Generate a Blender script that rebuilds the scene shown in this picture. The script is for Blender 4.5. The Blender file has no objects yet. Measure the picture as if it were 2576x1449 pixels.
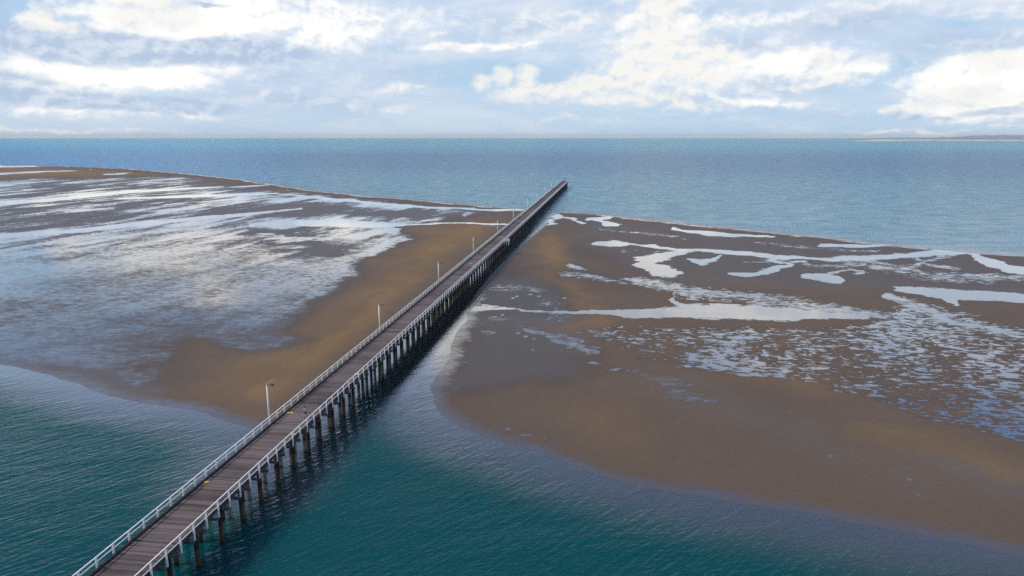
import bpy, bmesh, math, random
import numpy as np
from mathutils import Vector
random.seed(7); rng = np.random.default_rng(5)
sc = bpy.context.scene
C = sc.collection
R = math.radians

# ------------------------------------------------------------------ camera model (measured from the photograph)
F, CX, CY, YH = 1839.0, 1288.0, 724.5, 345.5
PITCH = math.atan((CY - YH) / F)
YAW = math.atan((1547.0 - CX) / (F / math.cos(PITCH)))
H, ZD = 45.0, 5.0          # camera height, pier deck height above the water


def ray(x, y):
    X = (x - CX) / F; Y = (y - CY) / F
    fw = math.cos(PITCH) - Y * math.sin(PITCH); up = -math.sin(PITCH) - Y * math.cos(PITCH)
    return (X * math.cos(YAW) - fw * math.sin(YAW), X * math.sin(YAW) + fw * math.cos(YAW), up)


def ground(x, y, z=0.0):
    r = ray(x, y); t = (z - H) / r[2]
    return Vector((r[0] * t, r[1] * t, z))


def proj(P):
    """world points (n,3) -> measured frame coordinates, nan behind the camera"""
    x = P[:, 0]; y = P[:, 1]; z = P[:, 2] - H
    rx = x * math.cos(YAW) + y * math.sin(YAW); f0 = -x * math.sin(YAW) + y * math.cos(YAW)
    fw = f0 * math.cos(PITCH) - z * math.sin(PITCH); up = f0 * math.sin(PITCH) + z * math.cos(PITCH)
    fw = np.where(fw > 5, fw, np.nan)
    return CX + F * rx / fw, CY - F * up / fw


cam = bpy.data.cameras.new('camera'); cob = bpy.data.objects.new('camera', cam); C.objects.link(cob)
cob.location = (0, 0, H); cob.rotation_euler = (math.pi / 2 - PITCH, 0, YAW)
cam.sensor_width = 36; cam.lens = 36 * F / 2576; cam.clip_start = 0.5; cam.clip_end = 200000
sc.camera = cob


# ------------------------------------------------------------------ node helper
class NT:
    def __init__(s, tree):
        s.t = tree; s.n = tree.nodes; s.l = tree.links

    def add(s, typ, **kw):
        nd = s.n.new(typ)
        for k, v in kw.items():
            setattr(nd, k, v)
        return nd

    def put(s, sock, v):
        if isinstance(v, bpy.types.NodeSocket):
            s.l.new(v, sock)
        elif v is not None:
            if sock.type == 'RGBA' and len(v) == 3:
                v = (*v, 1)
            sock.default_value = v

    def m(s, op, a, b=None, c=None, clamp=False):
        nd = s.add('ShaderNodeMath', operation=op, use_clamp=clamp)
        for i, v in enumerate((a, b, c)):
            if v is not None:
                s.put(nd.inputs[i], v)
        return nd.outputs[0]

    def v(s, op, a, b=None, c=None):
        nd = s.add('ShaderNodeVectorMath', operation=op)
        for i, x in enumerate((a, b, c)):
            if x is not None:
                s.put(nd.inputs[i], x)
        return nd.outputs[1] if op in ('LENGTH', 'DOT_PRODUCT', 'DISTANCE') else nd.outputs[0]

    def scale(s, a, k):
        nd = s.add('ShaderNodeVectorMath', operation='SCALE'); s.put(nd.inputs[0], a); s.put(nd.inputs[3], k)
        return nd.outputs[0]

    def comb(s, x, y, z=0.0):
        nd = s.add('ShaderNodeCombineXYZ')
        for i, q in enumerate((x, y, z)):
            s.put(nd.inputs[i], q)
        return nd.outputs[0]

    def sep(s, a):
        nd = s.add('ShaderNodeSeparateXYZ'); s.put(nd.inputs[0], a); return nd.outputs

    def noise(s, vec, scale, detail=4.0, rough=0.55, dist=0.0):
        nd = s.add('ShaderNodeTexNoise'); s.put(nd.inputs['Vector'], vec)
        nd.inputs['Scale'].default_value = scale; nd.inputs['Detail'].default_value = detail
        nd.inputs['Roughness'].default_value = rough; nd.inputs['Distortion'].default_value = dist
        return nd.outputs[0]

    def sstep(s, x, lo, hi, a=0.0, b=1.0):
        nd = s.add('ShaderNodeMapRange', interpolation_type='SMOOTHSTEP')
        for i, q in enumerate((x, lo, hi, a, b)):
            s.put(nd.inputs[i], q)
        return nd.outputs[0]

    def lin(s, x, lo, hi, a=0.0, b=1.0):
        nd = s.add('ShaderNodeMapRange')
        for i, q in enumerate((x, lo, hi, a, b)):
            s.put(nd.inputs[i], q)
        return nd.outputs[0]

    def mix(s, f, a, b):
        nd = s.add('ShaderNodeMix', data_type='RGBA'); s.put(nd.inputs[0], f); s.put(nd.inputs[6], a); s.put(nd.inputs[7], b)
        return nd.outputs[2]

    def mixf(s, f, a, b):
        nd = s.add('ShaderNodeMix', data_type='FLOAT'); s.put(nd.inputs[0], f); s.put(nd.inputs[2], a); s.put(nd.inputs[3], b)
        return nd.outputs[0]

    def attr(s, name):
        nd = s.add('ShaderNodeAttribute', attribute_name=name); return nd


def material(name):
    m = bpy.data.materials.new(name); m.use_nodes = True; m.node_tree.nodes.clear()
    n = NT(m.node_tree); out = n.add('ShaderNodeOutputMaterial')
    return m, n, out


def principled(n, out, base, rough=0.6, spec=0.5, normal=None, metal=0.0):
    b = n.add('ShaderNodeBsdfPrincipled')
    n.put(b.inputs['Base Color'], base); n.put(b.inputs['Roughness'], rough)
    n.put(b.inputs['Specular IOR Level'], spec); n.put(b.inputs['Metallic'], metal)
    if normal is not None: n.put(b.inputs['Normal'], normal)
    if out is not None: n.l.new(b.outputs[0], out.inputs[0])
    return b


def bump(n, h, strength, dist):
    b = n.add('ShaderNodeBump'); n.put(b.inputs['Strength'], strength); n.put(b.inputs['Distance'], dist); n.put(b.inputs['Height'], h)
    return b.outputs[0]


# ------------------------------------------------------------------ sky
SUN_DIR = Vector((-4.35, -1.05, 5.0)).normalized()       # towards the sun: left of the pier, a little behind the camera
SUN_EL = math.asin(SUN_DIR.z); SUN_AZ = math.atan2(SUN_DIR.x, SUN_DIR.y)


def skyuv(x, y, flip=False):
    r = Vector(ray(x, y)).normalized()
    if flip: r.z = -r.z
    return math.degrees(math.atan2(r.x, r.y)), math.degrees(math.asin(r.z))


DEG = math.degrees(1 / F)
WK = 0.1


def build_world():
    w = bpy.data.worlds.new('World'); sc.world = w; w.use_nodes = True; w.node_tree.nodes.clear()
    n = NT(w.node_tree); out = n.add('ShaderNodeOutputWorld'); bg = n.add('ShaderNodeBackground')
    bg.inputs[1].default_value = WK; n.l.new(bg.outputs[0], out.inputs[0])
    sky = n.add('ShaderNodeTexSky'); sky.sky_type = 'NISHITA'; sky.sun_disc = False
    sky.sun_elevation = SUN_EL; sky.sun_rotation = SUN_AZ % (2 * math.pi); sky.air_density = 1.0; sky.dust_density = 0.6; sky.ozone_density = 2.0
    d = n.add('ShaderNodeTexCoord').outputs['Generated']
    dx, dy, dz = n.sep(d)
    U = n.m('MULTIPLY', n.m('ARCTAN2', dx, dy), 57.2958)
    V = n.m('MULTIPLY', n.m('ARCSINE', dz), 57.2958)
    P0 = n.comb(U, V)
    # stretched coordinates for the noises (clouds near the horizon are seen side on: wider than tall)
    wn = n.add('ShaderNodeTexNoise'); n.put(wn.inputs['Vector'], n.v('MULTIPLY', P0, (0.7, 1.3, 1))); wn.inputs['Scale'].default_value = 0.22
    wn.inputs['Detail'].default_value = 5; wn.inputs['Roughness'].default_value = 0.6
    warp = n.v('MULTIPLY', n.v('SUBTRACT', wn.outputs['Color'], (0.5, 0.5, 0.5)), (6.0, 2.6, 0))
    P = n.v('ADD', P0, warp)
    Ps = n.v('ADD', P0, n.scale(warp, 0.4))

    def blobs(lst, pos):
        acc = None
        for b in lst:
            x, y, rx, ry, wt = b[:5]
            if len(b) > 5: u, v = skyuv(x, y, True)
            else: u, v = skyuv(x, y)
            sx, sy = 1 / (rx * DEG), 1 / (ry * DEG)
            L = n.v('LENGTH', n.v('MULTIPLY_ADD', pos, (sx, sy, 0), (-u * sx, -v * sy, 0)))
            q = n.m('MULTIPLY_ADD', L, -wt, wt)
            acc = q if acc is None else n.m('MAXIMUM', acc, q)
        return n.m('MAXIMUM', acc, -1.0)

    fb = n.noise(n.v('MULTIPLY', P0, (0.75, 1.15, 1)), 0.85, 8, 0.58, 0.25)          # puffy edge noise
    fbf = n.noise(P0, 2.6, 5, 0.6, 0.2)
    fb_raw = fb
    so = (-0.30, 0.42, 0)
    fb2 = n.noise(n.v('MULTIPLY', n.v('ADD', P0, so), (0.75, 1.15, 1)), 0.85, 8, 0.58, 0.25)
    relief = n.m('SUBTRACT', fb, fb2)
    fb = n.m('ADD', n.m('MULTIPLY', fb, .80), n.m('MULTIPLY', fbf, .20))
    st = n.noise(n.v('MULTIPLY', P0, (0.25, 1.1, 1)), 0.5, 6, 0.6, 0.6)              # streaky veil noise
    big = n.noise(n.v('MULTIPLY', P0, (0.5, 0.9, 1)), 0.12, 4, 0.55, 0.3)

    # --- clear sky
    k = 1 / WK
    col = lambda r, g, b: (r * k, g * k, b * k)
    clear = n.mix(0.75, sky.outputs[0], n.mix(n.sstep(V, 3, 25), col(.44, .68, .93), col(.10, .24, .58)))
    # --- horizon band
    hz = n.sstep(V, 0.0, 5.0, 1.0, 0.0)
    base = n.mix(n.m('MULTIPLY', hz, 0.8), clear, n.mix(n.sstep(U, -40, 26), col(.56, .73, .86), col(.47, .71, .91)))
    # --- thin veil of high cloud
    veil_m = n.m('MULTIPLY', n.sstep(n.m('ADD', st, n.m('MULTIPLY', big, 0.6)), 0.22, 0.78), n.sstep(V, 0.6, 5.0, 0.55, 1.0))
    veil_m = n.m('MULTIPLY', veil_m, n.sstep(V, 12, 30, 0.92, 0.25))
    veil_c = n.mix(n.sstep(V, 9, 24), n.mix(n.sstep(st, .40, .68), col(.58, .71, .885), col(.80, .85, .93)), col(.40, .49, .72))
    gap = blobs([(140, 25, 190, 55, 1.5), (20, 40, 120, 60, 1.3), (2220, 175, 190, 45, .9), (2200, 205, 240, 60, .8), (2420, 60, 90, 26, .5), (1240, 190, 330, 60, .95), (1020, 120, 170, 30, .5), (1700, 30, 160, 25, .55),
                 (2480, 1090, 420, 120, 1.25, 1), (2300, 1030, 200, 60, .7, 1), (30, 690, 150, 70, .9, 1), (60, 800, 300, 80, .8, 1), (650, 860, 300, 60, .8, 1), (260, 880, 480, 130, 1.4, 1), (120, 720, 200, 60, .8, 1)], Ps)
    veil_m = n.m('MULTIPLY', veil_m, n.sstep(gap, 0.0, 0.75, 1.0, 0.15))
    c = n.mix(veil_m, base, veil_c)
    # --- broad soft white / grey masses
    soft = blobs([(430, 45, 330, 100, 1.25), (560, 40, 260, 90, 1.2), (820, 60, 300, 110, .85), (320, 178, 330, 62, 1.35), (140, 190, 180, 60, 1.0), (480, 195, 130, 30, .8), (200, 275, 260, 26, .75), (500, 285, 60, 16, .8),
                  (1180, 118, 230, 20, .85), (1330, 105, 120, 16, .6), (990, 40, 300, 60, .6), (1400, 60, 320, 60, .6), (1660, 90, 170, 120, 1.1), (1760, 180, 350, 90, 1.05), (1980, 150, 200, 75, 1.0), (2120, 175, 140, 55, 1.0),
                  (2480, 210, 230, 75, 1.35), (2560, 180, 120, 90, 1.25), (2350, 260, 130, 30, .9), (2480, 275, 190, 40, 1.1), (2560, 30, 160, 24, .55), (1900, 40, 220, 36, .65), (2230, 20, 330, 40, .55), (1900, 262, 220, 26, .75),
                  (960, 262, 110, 14, .5), (1450, 300, 330, 22, .3), (110, 330, 500, 12, .6), (2300, 325, 420, 10, .6),
                  (560, 745, 130, 60, 1.0, 1), (430, 640, 180, 50, 1.0, 1), (170, 610, 60, 30, 1.0, 1), (1650, 690, 220, 60, .7, 1), (1850, 790, 460, 70, .85, 1), (1150, 860, 130, 120, 1.3, 1), (2000, 930, 330, 70, .5, 1), (1250, 760, 150, 90, .9, 1)], P)
    sm = n.sstep(n.m('ADD', soft, n.m('MULTIPLY', n.m('SUBTRACT', fb, .5), 1.2)), 0.0, 0.85)
    sc_c = n.mix(n.sstep(n.m('ADD', soft, n.m('MULTIPLY', relief, 2.2)), 0.10, 0.75), col(.76, .83, .92), col(1.12, 1.09, 1.03))
    c = n.mix(n.m('MULTIPLY', sm, 0.94), c, sc_c)
    # --- flat grey-blue bands (cloud undersides)
    grey = blobs([(330, 122, 480, 42, 2.0), (620, 128, 200, 30, 1.7), (110, 100, 320, 36, 1.7), (60, 205, 120, 26, .7), (420, 262, 210, 20, 1.5), (120, 248, 260, 22, 1.3), (500, 8, 100, 9, 1.0), (700, 190, 150, 40, .5), (760, 250, 340, 60, .55), (1000, 190, 300, 60, .35),
                  (1640, 225, 70, 26, .3), (1330, 60, 240, 40, .5), (1850, 110, 140, 36, .55), (1960, 215, 200, 36, .5), (2160, 60, 260, 46, .6), (2420, 110, 240, 36, .75), (2300, 285, 70, 12, .95), (2390, 290, 50, 9, .8), (2510, 278, 90, 14, .95), (2110, 276, 70, 16, .7), (2240, 150, 160, 24, .4), (1840, 290, 300, 18, .3),
                  (250, 990, 520, 120, .4, 1)], P)
    gm = n.sstep(n.m('ADD', grey, n.m('ADD', n.m('MULTIPLY', n.m('SUBTRACT', fb, .5), 0.55), n.m('MULTIPLY', n.m('SUBTRACT', st, .5), 0.7))), -0.02, 0.75)
    gc = n.mix(n.sstep(n.m('ADD', n.m('ADD', n.m('MULTIPLY', fb, .5), n.m('MULTIPLY', st, .5)), n.m('MULTIPLY', relief, .8)), .38, .70), col(.46, .585, .765), col(.68, .76, .885))
    c = n.mix(n.m('MULTIPLY', gm, 0.88), c, gc)
    # --- crisp cumulus
    cum = blobs([(102, 42, 40, 34, 1.2), (120, 62, 70, 20, 1.1), (150, 72, 80, 14, .7), (330, 30, 70, 60, 1.1), (420, 20, 110, 70, 1.1),
                 (1215, 212, 38, 26, 1.05), (1262, 196, 36, 40, 1.1), (1320, 196, 46, 46, 1.15), (1290, 235, 90, 26, 1.1), (1400, 232, 130, 30, 1.2), (1500, 212, 100, 46, 1.2), (1590, 175, 90, 90, 1.4), (1650, 100, 95, 100, 1.35), (1665, 30, 80, 70, 1.2), (1720, 150, 150, 100, 1.15), (1560, 250, 260, 22, .95), (1760, 195, 160, 40, .85),
                 (1800, 128, 26, 30, 1.1), (1770, 150, 40, 18, .9), (1330, 250, 150, 18, .9), (1730, 262, 90, 16, .75),
                 (1000, 222, 46, 24, .75), (960, 232, 50, 18, .6), (1050, 220, 50, 9, .75), (905, 262, 50, 16, .4), (742, 222, 26, 16, .45), (670, 236, 30, 12, .35), (1090, 84, 40, 9, .8), (1130, 118, 70, 12, .85), (1200, 124, 60, 10, .8),
                 (2080, 155, 44, 34, 1.0), (2130, 190, 40, 16, .9), (2050, 212, 40, 12, .8), (1960, 222, 70, 12, .8), (2330, 256, 60, 28, 1.0), (2440, 240, 110, 34, .95), (2520, 150, 90, 44, .8), (1610, 284, 14, 5, .6), (2220, 275, 18, 8, .7), (1440, 222, 60, 26, 1.0)], Ps)
    cm = n.sstep(n.m('ADD', cum, n.m('MULTIPLY', n.m('SUBTRACT', fb, .5), 1.55)), 0.05, n.m('ADD', .80, n.m('MULTIPLY', n.m('SUBTRACT', big, .5), .8)))
    cc = n.mix(n.sstep(n.m('ADD', n.m('MULTIPLY', relief, 3.2), n.m('MULTIPLY', cum, .45)), -0.20, 0.55), col(.76, .83, .91), col(.96, .945, .905))
    c = n.mix(n.m('MULTIPLY', cm, 0.93), c, cc)
    # --- scattered cloud overhead (outside the frame, lights the place and shows in wet sand)
    over = n.m('MULTIPLY', n.sstep(n.noise(n.v('MULTIPLY', d, (1, 1, 1.6)), 2.2, 6, .58, .3), .50, .66), n.sstep(V, 24, 36))
    c = n.mix(n.m('MULTIPLY', over, .75), c, col(.50, .56, .70))
    n.put(bg.inputs[0], c)
    w.cycles.sampling_method = 'MANUAL'; w.cycles.sample_map_resolution = 1024


build_world()
sun = bpy.data.lights.new('sun', 'SUN'); sun.energy = 3.2; sun.angle = R(2.5); sun.color = (1.0, .90, .76)
so_ = bpy.data.objects.new('sun', sun); C.objects.link(so_)
so_.rotation_euler = (-SUN_DIR).to_track_quat('-Z', 'Y').to_euler()

# ------------------------------------------------------------------ numeric helpers for the terrain
def vnoise(x, y, seed=0):
    xi = np.floor(x).astype(np.int64); yi = np.floor(y).astype(np.int64); fx = x - xi; fy = y - yi
    fx = fx * fx * (3 - 2 * fx); fy = fy * fy * (3 - 2 * fy)

    def h(a, b):
        v = (a * 374761393 + b * 668265263 + seed * 974634777) & 0xffffffff
        v = ((v ^ (v >> 13)) * 1274126177) & 0xffffffff
        return ((v ^ (v >> 16)) & 0xffff) / 65535.0
    return (h(xi, yi) * (1 - fx) + h(xi + 1, yi) * fx) * (1 - fy) + (h(xi, yi + 1) * (1 - fx) + h(xi + 1, yi + 1) * fx) * fy


def fbm(x, y, o=4, seed=0):
    s = 0; a = 0.5; t = 0
    for i in range(o):
        s = s + a * vnoise(x, y, seed + i * 17); t += a; x = x * 2.03 + 11; y = y * 2.03 + 7; a *= 0.5
    return s / t


def sm(x, lo, hi):
    t = np.clip((x - lo) / (hi - lo), 0, 1); return t * t * (3 - 2 * t)


def sdist(x, y, poly):
    """signed distance to a closed polygon, positive inside"""
    d = np.full(x.shape, 1e18); inside = np.zeros(x.shape, bool)
    n = len(poly)
    for i in range(n):
        ax, ay = poly[i]; bx, by = poly[(i + 1) % n]
        ex, ey = bx - ax, by - ay; px, py = x - ax, y - ay
        t = np.clip((px * ex + py * ey) / (ex * ex + ey * ey + 1e-12), 0, 1)
        d = np.minimum(d, (px - ex * t) ** 2 + (py - ey * t) ** 2)
        c = ((ay > y) != (by > y))
        if abs(by - ay) > 1e-9:
            inside ^= c & (x < (bx - ax) * (y - ay) / (by - ay) + ax)
    d = np.sqrt(d); return np.where(inside, d, -d)


def smooth_line(pts, k=8):
    out = []
    P = [np.array(p, float) for p in pts]
    for i in range(len(P) - 1):
        p0 = P[max(i - 1, 0)]; p1 = P[i]; p2 = P[i + 1]; p3 = P[min(i + 2, len(P) - 1)]
        for t in np.linspace(0, 1, k, endpoint=False):
            out.append(0.5 * ((2 * p1) + (-p0 + p2) * t + (2 * p0 - 5 * p1 + 4 * p2 - p3) * t * t + (-p0 + 3 * p1 - 3 * p2 + p3) * t ** 3))
    out.append(P[-1]); return out


def gpoly(pts): return [tuple(ground(*p)[:2]) for p in pts]


near_left = smooth_line([(0, 922), (90, 938), (200, 968), (310, 1003), (430, 1028), (540, 1052), (620, 1078), (662, 1092)])
far_left = smooth_line([(1322, 527), (1240, 521), (1150, 513), (1000, 500), (850, 487), (700, 468), (600, 452), (450, 436), (300, 424), (130, 418), (0, 414)])
LEFT = gpoly(near_left) + [(-47.6, 84), (-49.5, 110), (-49.5, 380)] + gpoly(far_left)
a, b = Vector(LEFT[-1]), Vector(LEFT[-2]); LEFT += [tuple(a + (a - b).normalized() * 700)]
a, b = Vector(LEFT[0]), Vector(LEFT[6]); LEFT += [tuple(a + (a - b).normalized() * 700)]
near_right = smooth_line([(1176, 806), (1150, 836), (1122, 900), (1088, 958), (1082, 1010), (1105, 1052), (1200, 1100), (1350, 1142), (1480, 1182), (1650, 1226), (1800, 1256), (1950, 1283), (2100, 1311), (2300, 1350), (2450, 1378), (2576, 1402)])
far_right = smooth_line([(2576, 645), (2400, 632), (2200, 612), (2000, 592), (1800, 572), (1600, 551), (1450, 537), (1400, 536), (1384, 548), (1366, 572), (1322, 608), (1280, 645), (1226, 700), (1186, 756), (1172, 792)])
RIGHT = gpoly(near_right)
a, b = Vector(RIGHT[-1]), Vector(RIGHT[-8]); RIGHT += [tuple(a + (a - b).normalized() * 250)]
fr = gpoly(far_right); a, b = Vector(fr[0]), Vector(fr[6]); RIGHT += [tuple(a + (a - b).normalized() * 600)] + fr


def polar_sheet(rad, ang):
    r, t = np.meshgrid(rad, ang, indexing='ij')
    head = -YAW
    x = r * np.sin(t + head); y = r * np.cos(t + head)
    nr, na = len(rad), len(ang)
    i = (np.arange(nr - 1)[:, None] * na + np.arange(na - 1)[None, :]).ravel()
    q = np.stack([i, i + 1, i + na + 1, i + na], 1)
    return x.ravel(), y.ravel(), q


def mesh_np(name, x, y, z, quads):
    me = bpy.data.meshes.new(name); n = len(x)
    me.vertices.add(n); me.vertices.foreach_set('co', np.stack([x, y, z], 1).astype(np.float32).ravel())
    me.loops.add(quads.size); me.loops.foreach_set('vertex_index', quads.astype(np.int32).ravel())
    me.polygons.add(len(quads)); me.polygons.foreach_set('loop_start', (np.arange(len(quads)) * 4).astype(np.int32))
    me.polygons.foreach_set('use_smooth', np.ones(len(quads), bool))
    me.update(calc_edges=True); me.validate()
    return me


def fattr(me, name, arr):
    a = me.attributes.new(name, 'FLOAT', 'POINT'); a.data.foreach_set('value', np.nan_to_num(arr).astype(np.float32))


def structure(name, me, mat):
    o = bpy.data.objects.new(name, me); C.objects.link(o); o['kind'] = 'structure'
    if mat: me.materials.append(mat)
    return o


fine = np.radians(np.arange(-41, 41.01, 0.11)); coarse = np.radians(np.arange(44, 181, 4.0))
ANG = np.concatenate([-coarse[::-1], fine, coarse])
def ring(lo, hi, k): return np.exp(np.arange(math.log(lo), math.log(hi), k))
RAD = np.concatenate([ring(3, 62, .06), ring(62, 950, .0058), ring(950, 1400, .03)])

# -------------------- the sand flat
x, y, q = polar_sheet(RAD, ANG)
wob = (fbm(x / 14, y / 14, 4, 3) - .5) * 3.2 + (fbm(x / 60, y / 60, 3, 9) - .5) * 9 * sm(np.hypot(x, y), 150, 500)
dl = sdist(x, y, LEFT); dr = sdist(x, y, RIGHT)
near_pier = np.abs(x + 43) < 9
d = np.maximum(dl, dr); shore = d + np.where(near_pier, .25, 1.0) * wob
z = np.where(shore > 0, 0.30 * (1 - np.exp(-shore / 22)), np.maximum(shore * .05, -1.2))
z = z + np.where(shore > 3, (fbm(x / 25, y / 25, 3, 21) - .5) * .10, 0) * sm(shore, 3, 15)
land = z > -0.02
px, py = proj(np.stack([x, y, z], 1)); px = np.nan_to_num(px, nan=-9e4); py = np.nan_to_num(py, nan=9e4)
# puddles keep a natural, uneven outline: the measuring frame is wobbled with ground noise before shapes are read off
rr = np.hypot(x, y); kx = F / np.maximum(rr, 40); ky = kx * H / np.maximum(rr, 40)
wx = ((fbm(x / 9, y / 9, 5, 31) - .5) * 9) * kx; wy = ((fbm(x / 9, y / 9, 5, 41) - .5) * 9) * ky
qx, qy = px + wx, py + wy


def stroke(pts, ry, aspect=4.0, soft=.7):
    """soft band along a line, ry = half height in frame units; 1 inside"""
    dd = np.full(px.shape, 1e9)
    rys = ry if isinstance(ry, (list, tuple)) else [ry] * len(pts)
    if len(pts) == 1: pts = pts + [(pts[0][0] + .01, pts[0][1])]; rys = list(rys) * 2
    for i in range(len(pts) - 1):
        (ax, ay), (bx, by) = pts[i], pts[i + 1]
        ex, ey = (bx - ax) / aspect, by - ay; ux, uy = (qx - ax) / aspect, qy - ay
        t = np.clip((ux * ex + uy * ey) / (ex * ex + ey * ey + 1e-9), 0, 1)
        rad = rys[i] * (1 - t) + rys[i + 1] * t
        dd = np.minimum(dd, np.hypot(ux - ex * t, uy - ey * t) / rad)
    return 1 - sm(dd, 1 - soft, 1 + soft)


def area(pts, feather):
    yy = 3.0
    s = sdist(qx / yy, qy, [(a / yy, b) for a, b in pts]); return sm(s, -feather, feather)


def over(*a):
    r = a[0]
    for k in a[1:]: r = np.maximum(r, k)
    return r


# standing water (0..1): pools, runnels, stippled wet ground
wet_left = area([(-900, 446), (0, 448), (250, 446), (450, 440), (600, 458), (720, 476), (1000, 508), (1230, 532), (1180, 545), (1060, 560), (1000, 572), (1040, 602), (960, 640), (905, 660), (915, 692), (850, 722), (780, 772), (715, 830), (785, 856), (650, 884), (540, 868), (470, 850), (330, 885), (120, 900), (-900, 800)], 14)
lines_left = over(stroke([(-300, 452), (0, 437), (110, 432), (230, 427)], [3, 2.6, 1.8, .6], 1.2), stroke([(690, 486), (800, 497), (950, 512), (1090, 523), (1200, 524)], [1, 2.6, 3, 2.4, 1.2], 1.2),
                  stroke([(1000, 566), (1090, 563), (1180, 561), (1270, 565)], [1.6, 2.2, 1.8, 1.8], 1.2), stroke([(1150, 524), (1240, 529), (1310, 528)], [1.5, 2.6, 2], 1.2), stroke([(-200, 612), (0, 594), (200, 580), (420, 556), (620, 540), (760, 524)], [8, 7, 6, 6, 4, 1.5], 1.2),
                  stroke([(640, 566), (760, 560), (860, 562), (950, 566), (1020, 566)], [6, 9, 10, 9, 4], 1.5), stroke([(-200, 520), (100, 505), (330, 482), (560, 470)], [5, 5, 4, 1.5], 1.2), stroke([(300, 500), (520, 492), (700, 486)], [2, 4, 1.5], 1.2), stroke([(240, 441), (300, 437), (350, 435)], [.6, 1.8, .6], 1.5), stroke([(580, 471), (620, 469), (680, 465)], [.6, 2, .6], 2))
dark_left = over(stroke([(-200, 585), (0, 576), (150, 562), (300, 545), (390, 534)], [10, 10, 11, 9, 4], 1.3), stroke([(300, 522), (430, 505), (480, 500)], [8, 6, 3], 1.3) * .8, stroke([(500, 545), (640, 528), (760, 516)], 6, 1.3) * .8,
                 stroke([(480, 455), (620, 470), (700, 482)], 9, 2) * .75, stroke([(100, 470), (330, 465)], 10, 2) * .6, stroke([(760, 520), (960, 535), (1150, 545)], [9, 12, 9], 1.6) * .85, stroke([(0, 540), (200, 520)], 6, 2) * .5, stroke([(820, 640), (900, 620), (980, 600)], 12, 2) * .4)
big_mod = fbm(x / 42, y / 42, 4, 55)
ga, gb = ground(0, 590), ground(390, 534); th = math.atan2(gb.y - ga.y, gb.x - ga.x)      # the sand bars run this way
bu = x * math.cos(th) + y * math.sin(th); bv = -x * math.sin(th) + y * math.cos(th)
bars = fbm(bu / 70, bv / 13, 5, 63); bars2 = fbm(bu / 26, bv / 5.5, 4, 71)
farw = 1 - sm(py, 560, 680)
wl = wet_left * (.49 + .15 * sm(py, 500, 630) + .45 * (big_mod - .5) + (.8 * (bars - .52) + .8 * (bars2 - .5)) * (.3 + .7 * farw) - .30 * dark_left)
wl = wl - .15 * sm(py, 690, 860) * wet_left - .07 * sm(px, 600, 900) * wet_left * sm(py, 540, 600)
clump = stroke([(660, 590), (760, 610), (830, 630)], [14, 30, 16], 3, .9); wl = wl - clump * wet_left * np.clip(.1 + 2.0 * (fbm(x / 12, y / 12, 4, 91) - .45), 0, .5)
sheet = area([(-900, 800), (350, 790), (480, 858), (450, 925), (390, 985), (250, 950), (0, 908), (-900, 850)], 22); wl = over(wl, sheet * (.46 + .3 * (big_mod - .5)))
pools_right = over(
    stroke([(1505, 612), (1540, 611), (1580, 613)], [5, 8, 4], 1.2, .75), stroke([(1500, 553), (1530, 563), (1560, 566)], [5, 7, 3], 1.2), stroke([(1480, 551), (1540, 548)], 4, 1.5), stroke([(1385, 560), (1402, 542), (1440, 552), (1465, 562)], [8, 5, 3, 2], 1.2),
    stroke([(1705, 577), (1740, 582), (1830, 590), (1950, 596)], [1.2, 4, 5.5, 1.2], 1.2, .75), stroke([(1690, 575), (1720, 579)], 3, 1.5), stroke([(2070, 617), (2150, 618), (2230, 617)], [3, 5, 2], 1.2, .75),
    stroke([(1580, 612), (1700, 626), (1790, 632), (1870, 638), (1960, 646), (2060, 651), (2170, 650), (2280, 642), (2380, 635), (2450, 632)], [1.5, 3, 4.5, 6, 5, 5.5, 7, 5.5, 8, 5], 1.2, .95),
    stroke([(1730, 632), (1690, 642), (1640, 653), (1590, 650)], [8, 10, 12, 5], 1.4, .75), stroke([(1610, 662), (1650, 680), (1695, 687), (1715, 687)], [10, 14, 11, 4], 1.4, .7), stroke([(1740, 656), (1772, 662), (1800, 655)], [4, 9, 7], 1.3, .75), stroke([(1800, 654), (1812, 645)], 4, 1.5),
    stroke([(1850, 689), (1900, 688), (1960, 676), (1985, 668)], [4, 7, 6, 4], 1.4), stroke([(1985, 668), (1950, 650)], 5, 1.5), stroke([(2040, 693), (2085, 700), (2130, 706)], [5, 11, 7], 1.3, .7), stroke([(2090, 688), (2130, 678), (2180, 690)], 4, 1.4) * .6,
    stroke([(2255, 728), (2330, 736), (2420, 744), (2520, 748), (2700, 756)], [5, 11, 14, 13, 12], 1.3, .7), stroke([(2380, 750), (2400, 762)], 8, 2, .7), stroke([(2230, 742), (2290, 760), (2360, 790), (2450, 820), (2600, 860)], [9, 12, 14, 16, 18], 1.6, .9) * .62,
    stroke([(2450, 640), (2480, 660), (2540, 676), (2650, 686)], [6, 10, 10, 10], 1.4, .5), stroke([(2280, 642), (2330, 668), (2420, 678)], 7, 1.6, .9) * .55, stroke([(2060, 651), (2000, 660)], 6, 1.5) * .6, stroke([(2300, 700), (2500, 712)], 10, 2, .9) * .4,
    stroke([(1172, 783), (1230, 779), (1300, 778), (1370, 784), (1450, 791), (1520, 790)], [7, 5, 2.6, 2.6, 4, 6], 1.1, .5), stroke([(1200, 772), (1260, 771), (1310, 777)], 2.2, 1.2) * .8,
    stroke([(1500, 790), (1600, 788), (1700, 783), (1800, 785), (1930, 788), (2060, 792), (2160, 797)], [7, 12, 17, 19, 17, 13, 6], 1.3, .95), stroke([(1720, 770), (1690, 756), (1700, 735)], [10, 6, 3], 1.5) * .7)
pools_right = np.clip(pools_right * (.60 + .75 * fbm(x / 15, y / 6, 4, 131)), 0, 1)
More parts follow.
